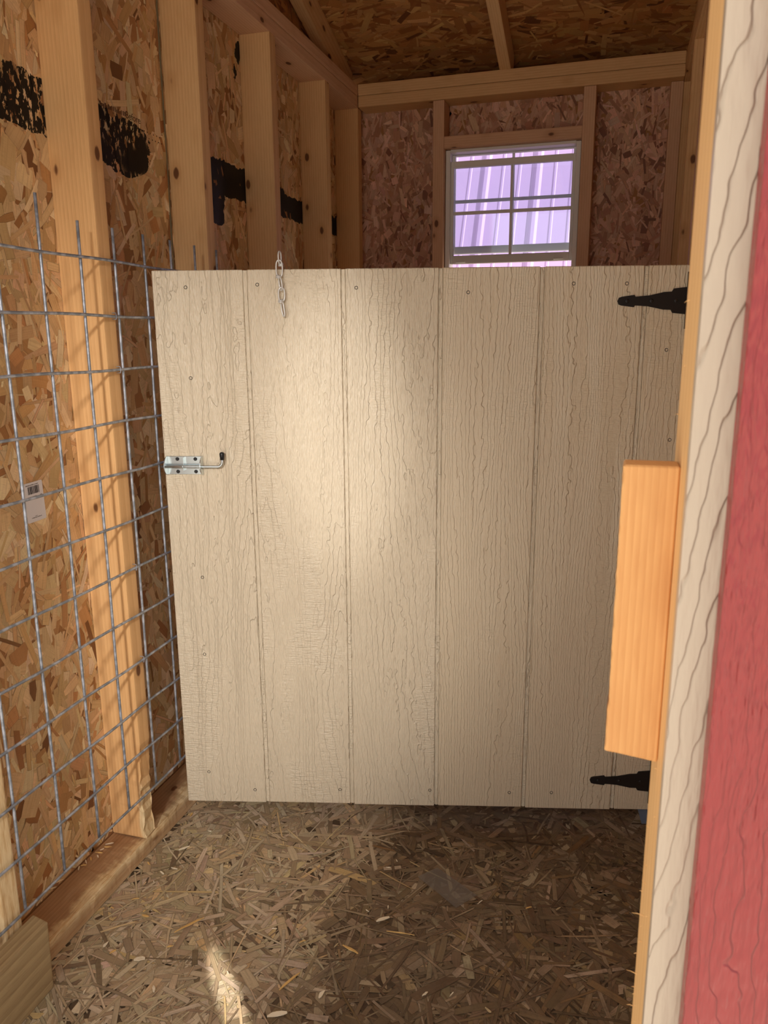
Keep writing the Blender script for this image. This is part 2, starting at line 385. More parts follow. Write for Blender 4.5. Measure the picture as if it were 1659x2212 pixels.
WALLPAL = [((242, 216, 172), 2.6), ((232, 198, 150), 6), ((224, 186, 136), 6), ((214, 172, 120), 4), ((198, 148, 96), 1.8), ((172, 120, 72), 0.7), ((130, 88, 54), 0.25)]
ROOFPAL = [((204, 156, 98), 2), ((188, 136, 80), 5), ((172, 116, 64), 5), ((146, 92, 48), 3), ((108, 66, 34), 0.9)]
FLOORPAL = [((222, 204, 174), 3), ((208, 188, 156), 5), ((192, 170, 138), 5), ((172, 150, 120), 3), ((226, 200, 156), 1.2), ((134, 114, 90), 0.8), ((230, 200, 146), 0.4)]

# ------------------------------------------------------------------ ground and floor
bm = bmesh.new(); bm_box(bm, (-14, -14, -0.16), (14, 14, -0.11))
mesh_obj('ground', bm, GROUND, kind='structure')
bm = bmesh.new(); bm_box(bm, (-0.20, -0.62, -0.10), (1.19, 2.0, -0.0016))
floor = mesh_obj('floor', bm, FLOOR_BASE, kind='structure')
uni = lambda rg, n: rg.uniform(0, math.pi, n)
def vnoise(rg, x, y, f):
    g_ = np.random.default_rng(int(f * 10) + 5).random((64, 64)); a_ = (x + 2) * f; b_ = (y + 2) * f
    i = np.floor(a_).astype(int); j = np.floor(b_).astype(int); u = a_ - i; v = b_ - j; u = u * u * (3 - 2 * u); v = v * v * (3 - 2 * v)
    q_ = lambda di, dj: g_[(i + di) % 64, (j + dj) % 64]
    return (q_(0, 0) * (1 - u) + q_(1, 0) * u) * (1 - v) + (q_(0, 1) * (1 - u) + q_(1, 1) * u) * v
def floor_stain(rg, x, y):
    # strands soaked dark over the hinge side of the floor, some stay pale
    e_ = x - 0.12 * y + 0.30 * (vnoise(rg, x, y, 4) - 0.5) + 0.20 * (vnoise(rg, x, y, 11) - 0.5)
    k = np.clip((e_ - 0.40) / 0.20, 0, 1); k = k * k * (3 - 2 * k)
    k = np.clip(k * (0.72 + 0.45 * (vnoise(rg, x, y, 7))), 0, 1)
    pale = rg.random(len(x)) < 0.24; k = np.where(pale, k * 0.45, k * rg.uniform(0.85, 1.0, len(x)))
    return 1 + k[:, None] * (np.array([0.29, 0.225, 0.175]) - 1)
strands('floor_strands', floor, (0, 0, -0.0012), (1, 0, 0), (0, 1, 0), (-0.02, 1.10, -0.60, 1.3), (0.035, 0.180), (0.003, 0.022), uni, FLOORPAL, OSB_FLOOR, layers=4.6, outline=0.92, tint=floor_stain, seed=11, hmax=0.0018)

# ------------------------------------------------------------------ left wall
SF = -0.005          # stud face, room side
OX = -0.095          # OSB face
wl = empty('wall_left', (OX, 0.6, 0), kind='structure')
vert = lambda rg, n: np.where(rg.random(n) < 0.72, rg.normal(math.pi / 2, 0.42, n), rg.uniform(0, math.pi, n))
for k, (y0, y1) in enumerate(((-0.535, 0.669), (0.674, 1.909))):
    bm = bmesh.new(); bm_box(bm, (-0.0115, y0, 0.0), (0, y1, 2.02))
    p = mesh_obj('osb_panel', bm, OSB_BASE, wl, loc=wloc(wl, (OX - 0.0014, 0, 0)))
    strands('panel_strands', p, (OX - 0.0012, 0, 0), (0, 1, 0), (0, 0, 1), (y0, y1, 0.04, 2.02), (0.030, 0.120), (0.005, 0.046), vert, WALLPAL, OSB_PAINT, layers=4.6, seed=21 + k)
bm = bmesh.new(); bm_box(bm, (-0.003, -0.0024, 0.0), (0.0005, 0.0024, 2.0))
mesh_obj('seam_gap', bm, FOAM, wl, loc=wloc(wl, (OX, 0.6715, 0)))
for y, m in ((-0.535, PINE), (-0.148, STUD_NEAR), (0.262, STUD_CHEW), (0.678, PINE), (1.074, PINE), (1.490, PINE)):
    if m is STUD_CHEW:
        # gnawed lower corner
        bm = bmesh.new(); bm_box(bm, (-0.045, -0.019, -0.9455), (0.045, 0.019, 0.9455), 0.003, 2)
        for zc in np.linspace(-0.94, -0.70, 17):
            r = bmesh.ops.bisect_plane(bm, geom=bm.verts[:] + bm.edges[:] + bm.faces[:], plane_co=(0, 0, zc), plane_no=(0, 0, 1))
        for v in bm.verts:
            if v.co.z < -0.72 and v.co.x > 0.035:
                d = (0.006 + 0.012 * rnd.random()) * (1 - abs(v.co.z + 0.86) / 0.16)
                v.co.x -= max(0, d); v.co.y += rnd.uniform(-0.001, 0.001)
        mesh_obj('stud', bm, m, wl, loc=wloc(wl, (SF - 0.045, y + 0.019, 0.038 + 0.946)))
    else:
        lumber('stud', (OX, y, 0.038), (SF, y + 0.038, 1.93), 'z', m, wl)
# gnawed bottom plate: lengthwise cuts with a ragged room edge
bm = bmesh.new(); bm_box(bm, (-0.045, -0.019, -1.22), (0.045, 0.019, 1.22), 0.002, 1)
for zc in np.linspace(-1.2, 0.2, 90): bmesh.ops.bisect_plane(bm, geom=bm.verts[:] + bm.edges[:] + bm.faces[:], plane_co=(0, 0, zc), plane_no=(0, 0, 1))
run = 0.0
for v in sorted(bm.verts, key=lambda v: v.co.z):
    if v.co.x > 0.04 and v.co.y < -0.01 and v.co.z < 0.25:
        run = 0.8 * run + 0.2 * rnd.uniform(0, 0.014) + rnd.uniform(-0.0006, 0.0006)
        v.co.y += abs(run) * 0.9; v.co.x -= abs(run) * 1.2
mesh_obj('bottom_plate', bm, PLATE_CHEW, wl, loc=wloc(wl, (-0.050, 0.685, 0.019)), rot=ROT['y'])
lumber('top_plate', (OX, -0.535, 1.930), (SF, 1.82, 1.967), 'y', PINE_PINK, wl)
lumber('top_plate', (OX, -0.535, 1.968), (SF, 1.82, 2.005), 'y', PINE_PINK, wl)
text_mesh('stamp_text', 'Before', 0.020, STAMP, wl, wloc(wl, (OX + 0.0004, 0.545, 1.594)), (math.pi / 2, 0, math.pi / 2))
bm = bmesh.new()
for k in range(16):
    y = 0.430 + k * 0.0056; bm_box(bm, (0, y, 1.590), (0.0001, y + rnd.uniform(0.002, 0.0045), 1.590 + rnd.choice((0.006, 0.009))))
for k in range(22):
    y = 0.520 + k * 0.0062; bm_box(bm, (0, y, 1.576 - 0.012 * (k % 2)), (0.0001, y + rnd.uniform(0.002, 0.005), 1.5785 - 0.012 * (k % 2)))
mesh_obj('stamp_print', bm, STAMP, wl, loc=wloc(wl, (OX + 0.0004, 0, 0)), kind='stuff')

# ------------------------------------------------------------------ back wall
wb = empty('wall_back', (0.55, 1.909, 0), kind='structure')
BY = 1.82; BO = 1.909
WX0, WX1, WZ0, WZ1 = 0.311, 0.781, 0.98, 1.775
for k, (x0, x1, z0, z1) in enumerate(((-0.09, WX0, 0.0, 2.008), (WX1, 1.19, 0.0, 2.008), (WX0, WX1, WZ1, 2.008), (WX0, WX1, 0.0, WZ0))):
    bm = bmesh.new(); bm_box(bm, (x0, 0, z0), (x1, 0.0115, z1))
    p = mesh_obj('osb_panel', bm, OSB_BASE, wb, loc=wloc(wb, (0, BO + 0.0014, 0)))
    if k < 3: strands('panel_strands', p, (0, BO + 0.0012, 0), (1, 0, 0), (0, 0, 1), (x0, x1, max(z0, 1.0), z1), (0.025, 0.085), (0.005, 0.028), vert, [((232, 192, 164), 2), ((220, 176, 146), 5), ((206, 158, 128), 5), ((182, 132, 104), 3), ((140, 94, 72), 1.2)], OSB, layers=4.0, seed=31 + k)  # palette pinked: violet light from the window side is put into the strand colours
for x, x1, m in ((OX, SF, PINE_ORANGE),):
    lumber('stud', (x, BY, 0.038), (x1, BY + 0.038, 1.931), 'z', m, wb)
for x in (0.271, 0.781): lumber('stud', (x, BY, 0.038), (x + 0.040, BO, 1.931), 'z', PINE_PINK, wb)
lumber('stud', (1.054, BY + 0.04, 0.038), (1.092, BO, 1.931), 'z', PINE_PINK, wb)
lumber('window_header', (0.311, BY, 1.775), (0.781, BO, 1.813), 'x', PINE_PINK, wb)
lumber('window_sill', (0.311, BY, 0.94), (0.781, BO, 0.978), 'x', PINE_PINK, wb)
lumber('bottom_plate', (0.0, BY, 0.0), (1.09, BO, 0.038), 'x', PINE, wb)
lumber('top_plate', (SF + 0.001, BY, 1.932), (1.092, BO, 1.969), 'x', PINE, wb)
lumber('top_plate', (SF + 0.001, BY, 1.970), (1.092, BO, 2.007), 'x', PINE, wb)

# window: lower sash pushed up in front of the upper sash
wn = empty('window_1', (0.546, 1.88, 0.98), kind='structure')
def bar(name, mn, mx, mat, parent, bevel=0.0015):
    bm = bmesh.new(); c = Vector([(a + b) / 2 for a, b in zip(mn, mx)])
    bm_box(bm, [a - k for a, k in zip(mn, c)], [b - k for b, k in zip(mx, c)], bevel)
    return mesh_obj(name, bm, mat, parent, loc=c - parent_world(parent))
fx0, fx1 = 0.313, 0.779
bar('frame_jamb', (fx0, 1.845, 0.98), (fx0 + 0.016, 1.915, 1.772), WHITE, wn); bar('frame_jamb', (fx1 - 0.016, 1.845, 0.98), (fx1, 1.915, 1.772), WHITE, wn)
bar('frame_head', (fx0 + 0.016, 1.845, 1.764), (fx1 - 0.016, 1.915, 1.774), WHITE, wn); bar('frame_sill', (fx0 + 0.016, 1.845, 0.98), (fx1 - 0.016, 1.915, 1.0), WHITE, wn)
def sash(y, z0, z1, rail, stile, zm, top):
    s = empty('sash', (0.546, y, z0), parent=None); s.parent = wn; s.location = Vector((0.546, y, z0)) - wn.location
    a, b = fx0 + 0.016, fx1 - 0.016
    bar('stile', (a, y - 0.009, z0), (a + stile, y + 0.009, z1), WHITE, s); bar('stile', (b - stile, y - 0.009, z0), (b, y + 0.009, z1), WHITE, s)
    bar('rail', (a + stile, y - 0.009, z0), (b - stile, y + 0.009, z0 + rail), WHITE, s); bar('rail', (a + stile, y - 0.009, z1 - top), (b - stile, y + 0.009, z1), WHITE, s)
    bar('muntin', (0.5415, y - 0.004, z0 + rail), (0.5505, y + 0.006, z1 - top), WHITE, s, 0.001); bar('muntin', (a + stile, y - 0.0035, zm - 0.0055), (b - stile, y + 0.0055, zm + 0.0055), WHITE, s, 0.001)
    bar('pane', (a + stile, y + 0.0005, z0 + rail), (b - stile, y + 0.0025, z1 - top), GLASS, s, 0)
    return s
si = sash(1.868, 1.388, 1.737, 0.029, 0.011, 1.563, 0.022)
bar('sash_latch', (0.352, 1.852, 1.392), (0.386, 1.859, 1.399), WHITE, si); bar('sash_latch', (0.700, 1.852, 1.392), (0.734, 1.859, 1.399), WHITE, si)
sash(1.897, 1.425, 1.7635, 0.026, 0.010, 1.607, 0.004)

# ------------------------------------------------------------------ right wall
wr = empty('wall_right', (1.19, 0.6, 0), kind='structure')
for y0, y1, z0, z1 in ((1.47, 1.92, 0.0, 0.60), (1.13, 1.47, 0.0, 0.045), (-0.62, 1.13, 0.0, 0.60), (-0.62, 1.92, 0.6005, 2.02)):   # leaves an added, unseen low opening behind the gate to let in light
    bm = bmesh.new(); bm_box(bm, (0, y0, z0), (0.0115, y1, z1)); p = mesh_obj('osb_panel', bm, OSB_BASE, wr, loc=wloc(wr, (1.1824, 0, 0)))
strands('panel_strands', p, (1.1822, 0, 0), (0, -1, 0), (0, 0, 1), (-1.9, -0.3, 0.9, 2.02), (0.03, 0.11), (0.006, 0.032), vert, WALLPAL, OSB, layers=3.0, seed=41)
for y in (-0.535, -0.13, 0.272, 0.674, 1.078, 1.484, 1.868):
    lumber('stud', (1.092, y, 0.038), (1.181, y + 0.038, 1.93), 'z', PINE, wr)
lumber('bottom_plate', (1.092, -0.535, 0.0), (1.181, 1.909, 0.038), 'y', PINE, wr)
lumber('top_plate', (1.0925, -0.535, 1.930), (1.181, 1.909, 1.967), 'y', PINE, wr); lumber('top_plate', (1.0925, -0.535, 1.968), (1.181, 1.909, 2.005), 'y', PINE, wr)

# ------------------------------------------------------------------ roof
SL = 0.33; RY = 0.64; RZ0 = 2.101; ang = math.atan(SL)
def roof_z(y): return RZ0 + SL * (1.82 - y) if y > RY else RZ0 + SL * (1.82 - RY) - SL * (RY - y)
ce = empty('ceiling', (0.54, RY, 2.4), kind='structure')
def slope_panel(y0, y1, front, seed=None):
    x0, x1 = -0.30, 1.40
    poly = [(y0, roof_z(y0)), (y1, roof_z(y1)), (y1, roof_z(y1) + 0.016), (y0, roof_z(y0) + 0.016)]
    bm = bmesh.new(); a = [bm.verts.new((x0, y, z + 0.001)) for y, z in poly]; b = [bm.verts.new((x1, y, z + 0.001)) for y, z in poly]
    bm.faces.new(a); bm.faces.new(b[::-1])
    for i in range(4): bm.faces.new((a[i], b[i], b[(i + 1) % 4], a[(i + 1) % 4]))
    return mesh_obj('roof_panel', bm, OSB_BASE, ce, loc=wloc(ce, (0, 0, 0)))
pb = slope_panel(RY, 2.12, False); slope_panel(-0.86, RY, True)
horiz = lambda rg, n: np.where(rg.random(n) < 0.75, rg.normal(0, 0.35, n), rg.uniform(0, math.pi, n))
Vs = np.array((0, math.cos(ang), -math.sin(ang)))
strands('panel_strands', pb, (0, RY, roof_z(RY) + 0.0008), (1, 0, 0), tuple(-Vs), (-0.09, 1.19, -1.50, 0.0), (0.04, 0.14), (0.006, 0.036), horiz, ROOFPAL, OSB, layers=3.5, seed=51)
for x in (-0.089, 0.500, 1.107):
    L = (1.90 - RY) / math.cos(ang)
    for sgn in (1, -1):
        yc = RY + sgn * (1.90 - RY) / 2; zc = roof_z(yc) - 0.0455 / math.cos(ang)
        bm = bmesh.new(); bm_box(bm, (-0.019, -0.0445, -L / 2 + 0.01), (0.019, 0.0445, L / 2 - 0.01), 0.003, 2)
        r = (Matrix.Rotation(-sgn * ang, 3, 'X') @ Euler(ROT['y']).to_matrix()).to_euler()
        mesh_obj('rafter', bm, PINE, ce, loc=wloc(ce, (x + 0.019, yc, zc)), rot=r)
lumber('ridge_board', (-0.08, RY - 0.019, roof_z(RY) - 0.12), (1.18, RY + 0.019, roof_z(RY) - 0.008), 'x', PINE, ce)
bm = bmesh.new(); bm_box(bm, (-0.30, 1.922, 1.955), (1.40, 2.12, 1.965)); mesh_obj('soffit', bm, OSB_BASE, ce, loc=wloc(ce, (0, 0, 0)))
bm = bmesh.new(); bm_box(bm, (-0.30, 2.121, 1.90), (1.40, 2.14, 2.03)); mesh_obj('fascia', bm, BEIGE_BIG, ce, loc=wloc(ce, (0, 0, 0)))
# gable ends
for k, (x, nx) in enumerate(((OX, 1), (1.1824, -1))):
    bm = bmesh.new(); ys = [-0.62, RY, 1.92]; poly = [(-0.62, 2.0), (1.92, 2.0), (1.92, roof_z(1.92)), (RY, roof_z(RY)), (-0.62, roof_z(-0.62))]
    xa = x - 0.0014 if nx > 0 else x; xb = xa - 0.0115 * nx
    a = [bm.verts.new((xa, y, z)) for y, z in poly]; b = [bm.verts.new((xb, y, z)) for y, z in poly]
    bm.faces.new(a); bm.faces.new(b[::-1])
    for i in range(5): bm.faces.new((a[i], b[i], b[(i + 1) % 5], a[(i + 1) % 5]))
    p = mesh_obj('gable_panel', bm, OSB_BASE, ce, loc=wloc(ce, (0, 0, 0)))
    if nx > 0:
        strands('panel_strands', p, (OX - 0.0012, 0, 0), (0, 1, 0), (0, 0, 1), (0.3, 1.9, 2.0, 2.5), (0.03, 0.11), (0.006, 0.03), horiz, ROOFPAL, OSB, layers=3.5, seed=61,
                keep=lambda u, v: (v < 2.10 + 0.33 * (1.82 - np.maximum(u, RY))).all(1))

# ------------------------------------------------------------------ front wall round the doorway
wf = empty('wall_front', (0.978, -0.63, 0), kind='structure')
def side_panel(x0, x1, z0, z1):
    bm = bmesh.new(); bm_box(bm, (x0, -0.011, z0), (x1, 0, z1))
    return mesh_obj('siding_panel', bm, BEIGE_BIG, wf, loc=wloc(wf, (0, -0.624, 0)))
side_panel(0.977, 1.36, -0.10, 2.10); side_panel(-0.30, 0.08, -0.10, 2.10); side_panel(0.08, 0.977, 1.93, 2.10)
lumber('jamb_stud', (0.9775, -0.6238, 0.0), (1.0155, -0.5350, 1.93), 'z', RAW, wf, bevel=0.001)
lumber('jamb_stud', (0.042, -0.6238, 0.0), (0.080, -0.5350, 1.93), 'z', RAW, wf, bevel=0.001)
lumber('door_header', (-0.09, -0.6238, 1.931), (1.18, -0.5360, 2.005), 'x', PINE, wf)
bm = bmesh.new()
for k in range(46):          # torn fibres along the sawn edge
    z = rnd.choice((rnd.uniform(0.60, 0.80), rnd.uniform(0.60, 0.90), rnd.uniform(0.6, 1.4)))
    y = rnd.uniform(-0.60, -0.537); L = rnd.uniform(0.001, 0.0045) if k % 6 else rnd.uniform(0.005, 0.009)
    p0 = Vector((0.9785, y, z)); d = Vector((-1, rnd.uniform(-0.2, 0.6), rnd.uniform(-0.2, 1.6))).normalized()
    bm_tube(bm, [p0, p0 + d * L * 0.6, p0 + d * L + Vector((0, 0, -0.001))], [0.00035, 0.00025, 0.00008], 5)
mesh_obj('torn_fibres', bm, RAW, wf, loc=wloc(wf, (0, 0, 0)), kind='stuff')
bm = bmesh.new(); bm_box(bm, (-0.0445, -0.008, -1.05), (0.0445, 0.008, 1.05), 0.0012, 2)
mesh_obj('trim_1', bm, RED, loc=(0.9955 + 0.0445, -0.6432, 0.98), kind='structure')
bm = bmesh.new(); bm_box(bm, (-0.0445, -0.008, -1.05), (0.0445, 0.008, 1.05), 0.0012, 2)
mesh_obj('trim_2', bm, RED, loc=(0.02, -0.6432, 0.98), kind='structure')

# short stop nailed in the doorway
bm = bmesh.new(); bm_box(bm, (-0.0152, -0.0105, -0.0895), (0.0152, 0.0105, 0.0895), 0.001, 1)
for zc in np.linspace(-0.089, 0.089, 40): bmesh.ops.bisect_plane(bm, geom=bm.verts[:] + bm.edges[:] + bm.faces[:], plane_co=(0, 0, zc), plane_no=(0, 0, 1))
for v in bm.verts:
    if v.co.x < -0.012: v.co.x += rnd.uniform(-0.00025, 0.00035) - (0.0006 if v.co.z < -0.06 else 0)
    if v.co.z < -0.088: v.co.z += rnd.uniform(-0.0015, 0.0008) - (v.co.x * 0.06)
mesh_obj('door_stop', bm, STOPWOOD, loc=(0.9622, -0.575, 0.966), label='short raw pine block nailed inside the doorway beside the red trim', cat='wood block')

# ------------------------------------------------------------------ treated board at the doorway
bm = bmesh.new(); bm_box(bm, (-0.019, -0.066, -0.215), (0.019, 0.066, 0.215), 0.003, 2)
for v in bm.verts:
    if v.co.z > 0.2: v.co.z -= 0.008 * (v.co.x + 0.019) / 0.038 + (0.004 if v.co.y > 0.05 else 0)
mesh_obj('treated_board', bm, TREATED, loc=(0.0205, -0.305, 0.0665), rot=ROT['y'], label='greenish treated timber board standing on edge by the bottom plate', cat='board')

# ------------------------------------------------------------------ gate
GA = Vector((0.017, 0.400)); GB = Vector((1.075, 0.665)); gdir = (GB - GA).normalized(); gyaw = math.atan2(gdir.y, gdir.x)
gate = empty('gate', (GA.x, GA.y, 0.0), label='beige half-height gate of grooved boards with black strap hinges', cat='gate')
gate.rotation_euler = (0, 0, gyaw)
GL = 1.089; GZ0, GZ1 = 0.052, 1.2635
def gbox(name, mn, mx, mat, parent=gate, bevel=0.0, seg=1, **kw):
    c = Vector([(a + b) / 2 for a, b in zip(mn, mx)]); bm = bmesh.new()
    bm_box(bm, [a - k for a, k in zip(mn, c)], [b - k for b, k in zip(mx, c)], bevel, seg)
    return mesh_obj(name, bm, mat, parent, loc=c, **kw)
gbox('backing_panel', (0.001, 0.0042, GZ0 + 0.002), (GL - 0.001, 0.011, GZ1 - 0.001), BEIGE)
cuts = [0.0, 0.192, 0.3925, 0.590, 0.793, 0.998, GL]
for i in range(6):
    a = cuts[i] + (0.0048 if i else 0); b = cuts[i + 1] - (0.0048 if i < 5 else 0)
    gbox('board', (a, 0.0, GZ0 + 0.0015 * (i % 2)), (b, 0.0042, GZ1), BEIGE if i < 3 else BEIGE_FINE, bevel=0.0012, seg=1)
    if i < 5:
        k_ = 0.0016 if i < 2 else 0.0026
        gbox('groove_strip', (b + k_, 0.0016, GZ0 + 0.002), (cuts[i + 1] + 0.0048 - 0.0011, 0.0043, GZ1 - 0.001), BEIGE, bevel=0.0006)
for mn, mx, ax in (((0.02, 0.0112, GZ1 - 0.095), (GL - 0.005, 0.049, GZ1 - 0.006), 'x'), ((0.02, 0.0112, GZ0 + 0.006), (GL - 0.005, 0.049, GZ0 + 0.095), 'x'),
                   ((0.02, 0.0112, GZ0 + 0.097), (0.109, 0.049, GZ1 - 0.097), 'z'), ((GL - 0.094, 0.0112, GZ0 + 0.097), (GL - 0.005, 0.049, GZ1 - 0.097), 'z')):
    o = lumber('frame_rail' if ax == 'x' else 'frame_stile', mn, mx, ax, PINE, None); o.parent = gate
for s_, z_ in ((.069, 1.23), (.217, 1.234), (.419, 1.226), (.645, 1.215), (.855, 1.23), (.96, 1.229), (.068, 1.047), (1.047, 1.099), (1.067, .916), (.067, .61), (.061, .427), (.054, .13), (.162, .085), (.364, .09), (.575, .093), (.76, .091), (.857, .093)):
    bm = bmesh.new(); r = 0.0036
    ring = [bm.verts.new((math.cos(k * math.pi / 6) * r, -0.0004, math.sin(k * math.pi / 6) * r)) for k in range(12)]
    ring2 = [bm.verts.new((math.cos(k * math.pi / 6) * r * .45, 0.0006, math.sin(k * math.pi / 6) * r * .45)) for k in range(12)]
    ring0 = [bm.verts.new((math.cos(k * math.pi / 6) * r * 1.1, 0.0008, math.sin(k * math.pi / 6) * r * 1.1)) for k in range(12)]
    for k in range(12):
        j = (k + 1) % 12; bm.faces.new((ring[k], ring[j], ring2[j], ring2[k])); bm.faces.new((ring0[k], ring0[j], ring[j], ring[k]))
    bm.faces.new(ring2)
    mesh_obj('screw', bm, SCREW, gate, loc=(s_, -0.0002, z_))
# slide bolt
bolt = gbox('slide_bolt', (0.007, -0.0020, 0.8425), (0.084, 0.0, 0.882), ZINC, bevel=0.0006, label='zinc slide bolt with bent rod and black tip')
bl = bolt.location.copy()
def bpart(name, bm, mat, smooth=False): return mesh_obj(name, bm, mat, bolt, loc=-bl, smooth=smooth)
for s_ in (0.0065, 0.0835):
    poly = []
    for k in range(17):
        a_ = math.pi * k / 16; poly.append((0.8622 + math.cos(a_) * 0.0205, -0.0015 - math.sin(a_) * 0.024))
    bm = bmesh.new(); A = [bm.verts.new((s_ - 0.0009, y, z)) for z, y in poly]; B = [bm.verts.new((s_ + 0.0009, y, z)) for z, y in poly]
    bm.faces.new(A); bm.faces.new(B[::-1])
    for i in range(17): j = (i + 1) % 17; bm.faces.new((A[i], B[i], B[j], A[j]))
    bpart('end_flange', bm, ZINC)
bm = bmesh.new(); zc = 0.861; yy = -0.0135
pts = [(-0.004, yy, zc), (0.05, yy, zc), (0.118, yy, zc)] + [(0.118 + 0.011 * math.sin(a_), yy, zc + 0.011 * (1 - math.cos(a_))) for a_ in (0.4, 0.8, 1.2, 1.57)] + [(0.129, yy, 0.880)]
bm_tube(bm, pts, 0.0031, 12); bpart('rod', bm, ZINC, True)
bm = bmesh.new(); bm_tube(bm, [(0.129, yy, 0.8755), (0.129, yy, 0.886), (0.129, yy, 0.889), (0.129, yy, 0.8915), (0.129, yy, 0.8925)], [0.0042, 0.0052, 0.0052, 0.0040, 0.0015], 14); bpart('grip_tip', bm, RUBBER, True)
bm = bmesh.new(); bm_tube(bm, [(0.0432, yy, zc), (0.0442, yy, zc)], [0.0046, 0.0046], 14); bm_box(bm, (0.0432, -0.012, 0.852), (0.0442, -0.002, 0.880)); bpart('stop_pin', bm, ZINC)
for s_, z_ in ((0.029, 0.876), (0.068, 0.876), (0.029, 0.8488), (0.068, 0.8488)):
    bm = bmesh.new(); bm_tube(bm, [(s_, -0.0018, z_), (s_, -0.0035, z_), (s_, -0.0046, z_)], [0.0040, 0.0038, 0.0022], 12); bpart('screw', bm, BLACK)
# strap hinges
half = [(-0.139, 0.0), (-0.1365, 0.0065), (-0.131, 0.0085), (-0.1065, 0.0118), (-0.104, 0.0085), (-0.078, 0.0105), (-0.048, 0.0170), (-0.033, 0.0175), (-0.0295, 0.0235), (-0.004, 0.0262)]
poly = half + [(x, -z) for x, z in half[::-1][:-1]]
for zc in (1.195, 0.1285):
    sh = GL - 0.007
    bm = bmesh.new(); bm_prism(bm, poly, -0.0030, -0.0002)
    h = mesh_obj('strap_hinge', bm, BLACK, gate, loc=(sh, 0, zc), label='black strap hinge')
    bm = bmesh.new(); bm_tube(bm, [(0, -0.004, -0.055), (0, -0.004, 0.055)], 0.0048, 12); mesh_obj('knuckle', bm, BLACK, h, smooth=False)
    for x in (-0.120, -0.072, -0.024):
        bm = bmesh.new(); bm_tube(bm, [(x, -0.003, 0), (x, -0.0042, 0), (x, -0.0050, 0)], [0.0042, 0.0038, 0.0020], 12); mesh_obj('screw', bm, BLACK, h)
    bm = bmesh.new(); bm_box(bm, (0.004, -0.0050, -0.056), (0.034, -0.0025, 0.056), 0.0008); mesh_obj('jamb_leaf', bm, BLACK, h, rot=(0, 0, -gyaw))
bm = bmesh.new(); bm_prism(bm, [(1.058, 0.055), (1.088, 0.055), (1.081, 0.012), (1.071, 0.012)], 0.0065, 0.0075)
PL = NT('clear_plastic', 0.15, 0.5); PL.p.inputs['Base Color'].default_value = lin(150, 165, 190); PL.p.inputs['Transmission Weight'].default_value = 0.6
mesh_obj('plastic_flap', bm, PL.m, gate, label='small clear plastic flap')

# ------------------------------------------------------------------ chain over the gate
ch = empty('chain', (0, 0, 0), label='short twisted steel chain hanging over the gate top', cat='chain')
gm = Matrix.Translation((GA.x, GA.y, 0)) @ Matrix.Rotation(gyaw, 4, 'Z')
ch.location = gm @ Vector((0.266, -0.004, 1.1705)); ch.rotation_euler = (0, 0, gyaw)
def loop(bm, cx, z0, z1, wd, tw, y=-0.006, r=0.0016, lean=0.0):
    pts = []; hh = (z1 - z0) / 2; zc = (z0 + z1) / 2
    for k in range(28):
        a_ = 2 * math.pi * k / 28; ca, sa = math.cos(a_), math.sin(a_)
        x = wd / 2 * math.copysign(abs(ca) ** 0.75, ca); z = hh * math.copysign(abs(sa) ** 0.8, sa)
        pts.append((cx + lean * z + x * math.cos(tw), y + x * math.sin(tw), zc + z))
    bm_tube(bm, pts, r, 8, closed=True)
def knot(bm, cx, z, y=-0.006):
    for dz in (-0.0015, 0.0015):
        pts = [(cx + math.cos(a_) * 0.0042, y + math.sin(a_) * 0.0042, z + dz + 0.0008 * math.sin(a_)) for a_ in np.linspace(0, 2 * math.pi, 14, endpoint=False)]
        bm_tube(bm, pts, 0.0016, 8, closed=True)
z0 = 1.1705
for (za, zk, zb, dx) in ((1.2215, 1.248, 1.280, -0.001), (1.1705, 1.2005, 1.2270, 0.002)):
    bm = bmesh.new()
    loop(bm, dx, zk - z0, zb - z0, 0.0125, 0.15); knot(bm, dx - 0.002, zk - z0); loop(bm, dx + 0.0015, za - z0, zk - z0, 0.0085, -0.75, lean=-0.12)
    mesh_obj('chain_link', bm, CHAIN, ch, smooth=True)
bm = bmesh.new(); loop(bm, 0.0, 1.2735 - z0, 1.297 - z0, 0.0115, 1.25, y=-0.002); knot(bm, 0.001, 1.2720 - z0, y=0.002)
mesh_obj('chain_link', bm, CHAIN, ch, smooth=True)

# ------------------------------------------------------------------ wire panel on the left studs
wp = empty('wire_panel', (0, 0.1, 0.155), label='galvanised square wire panel fixed to the left wall studs', cat='wire panel')
sp = 0.1016
for r_ in range(12):
    z = (11 - r_) * sp; bm = bmesh.new(); pts = []
    for k in range(26):
        y = -0.52 + k * 0.05; pts.append((0.0028 + 0.0006 * math.sin(k * 1.3 + r_), y - 0.1, z + 0.0012 * math.sin(k * 0.9 + r_ * 2)))
    bm_tube(bm, pts, 0.00275, 8); mesh_obj('horizontal_wire', bm, GALV, wp, smooth=True)
for c_ in range(-5, 8):
    y = c_ * sp - 0.1; zt = 1.180 if c_ != 1 else 1.210
    bm = bmesh.new(); pts = [(-0.0012, y + 0.001 * math.sin(k + c_), -0.003 + (zt + 0.003) * k / 12) for k in range(13)]
    bm_tube(bm, pts, 0.00275, 8); mesh_obj('vertical_wire', bm, GALV, wp, smooth=True)
for z in (1.016, 0.914, 0.51, 0.305):
    bm = bmesh.new(); y = 0.287 - 0.1
    bm_tube(bm, [(-0.0035, y, z + 0.006), (0.005, y, z + 0.006), (0.0062, y, z), (0.005, y, z - 0.006), (-0.0035, y, z - 0.006)], 0.0009, 6); mesh_obj('staple', bm, GALV, wp)

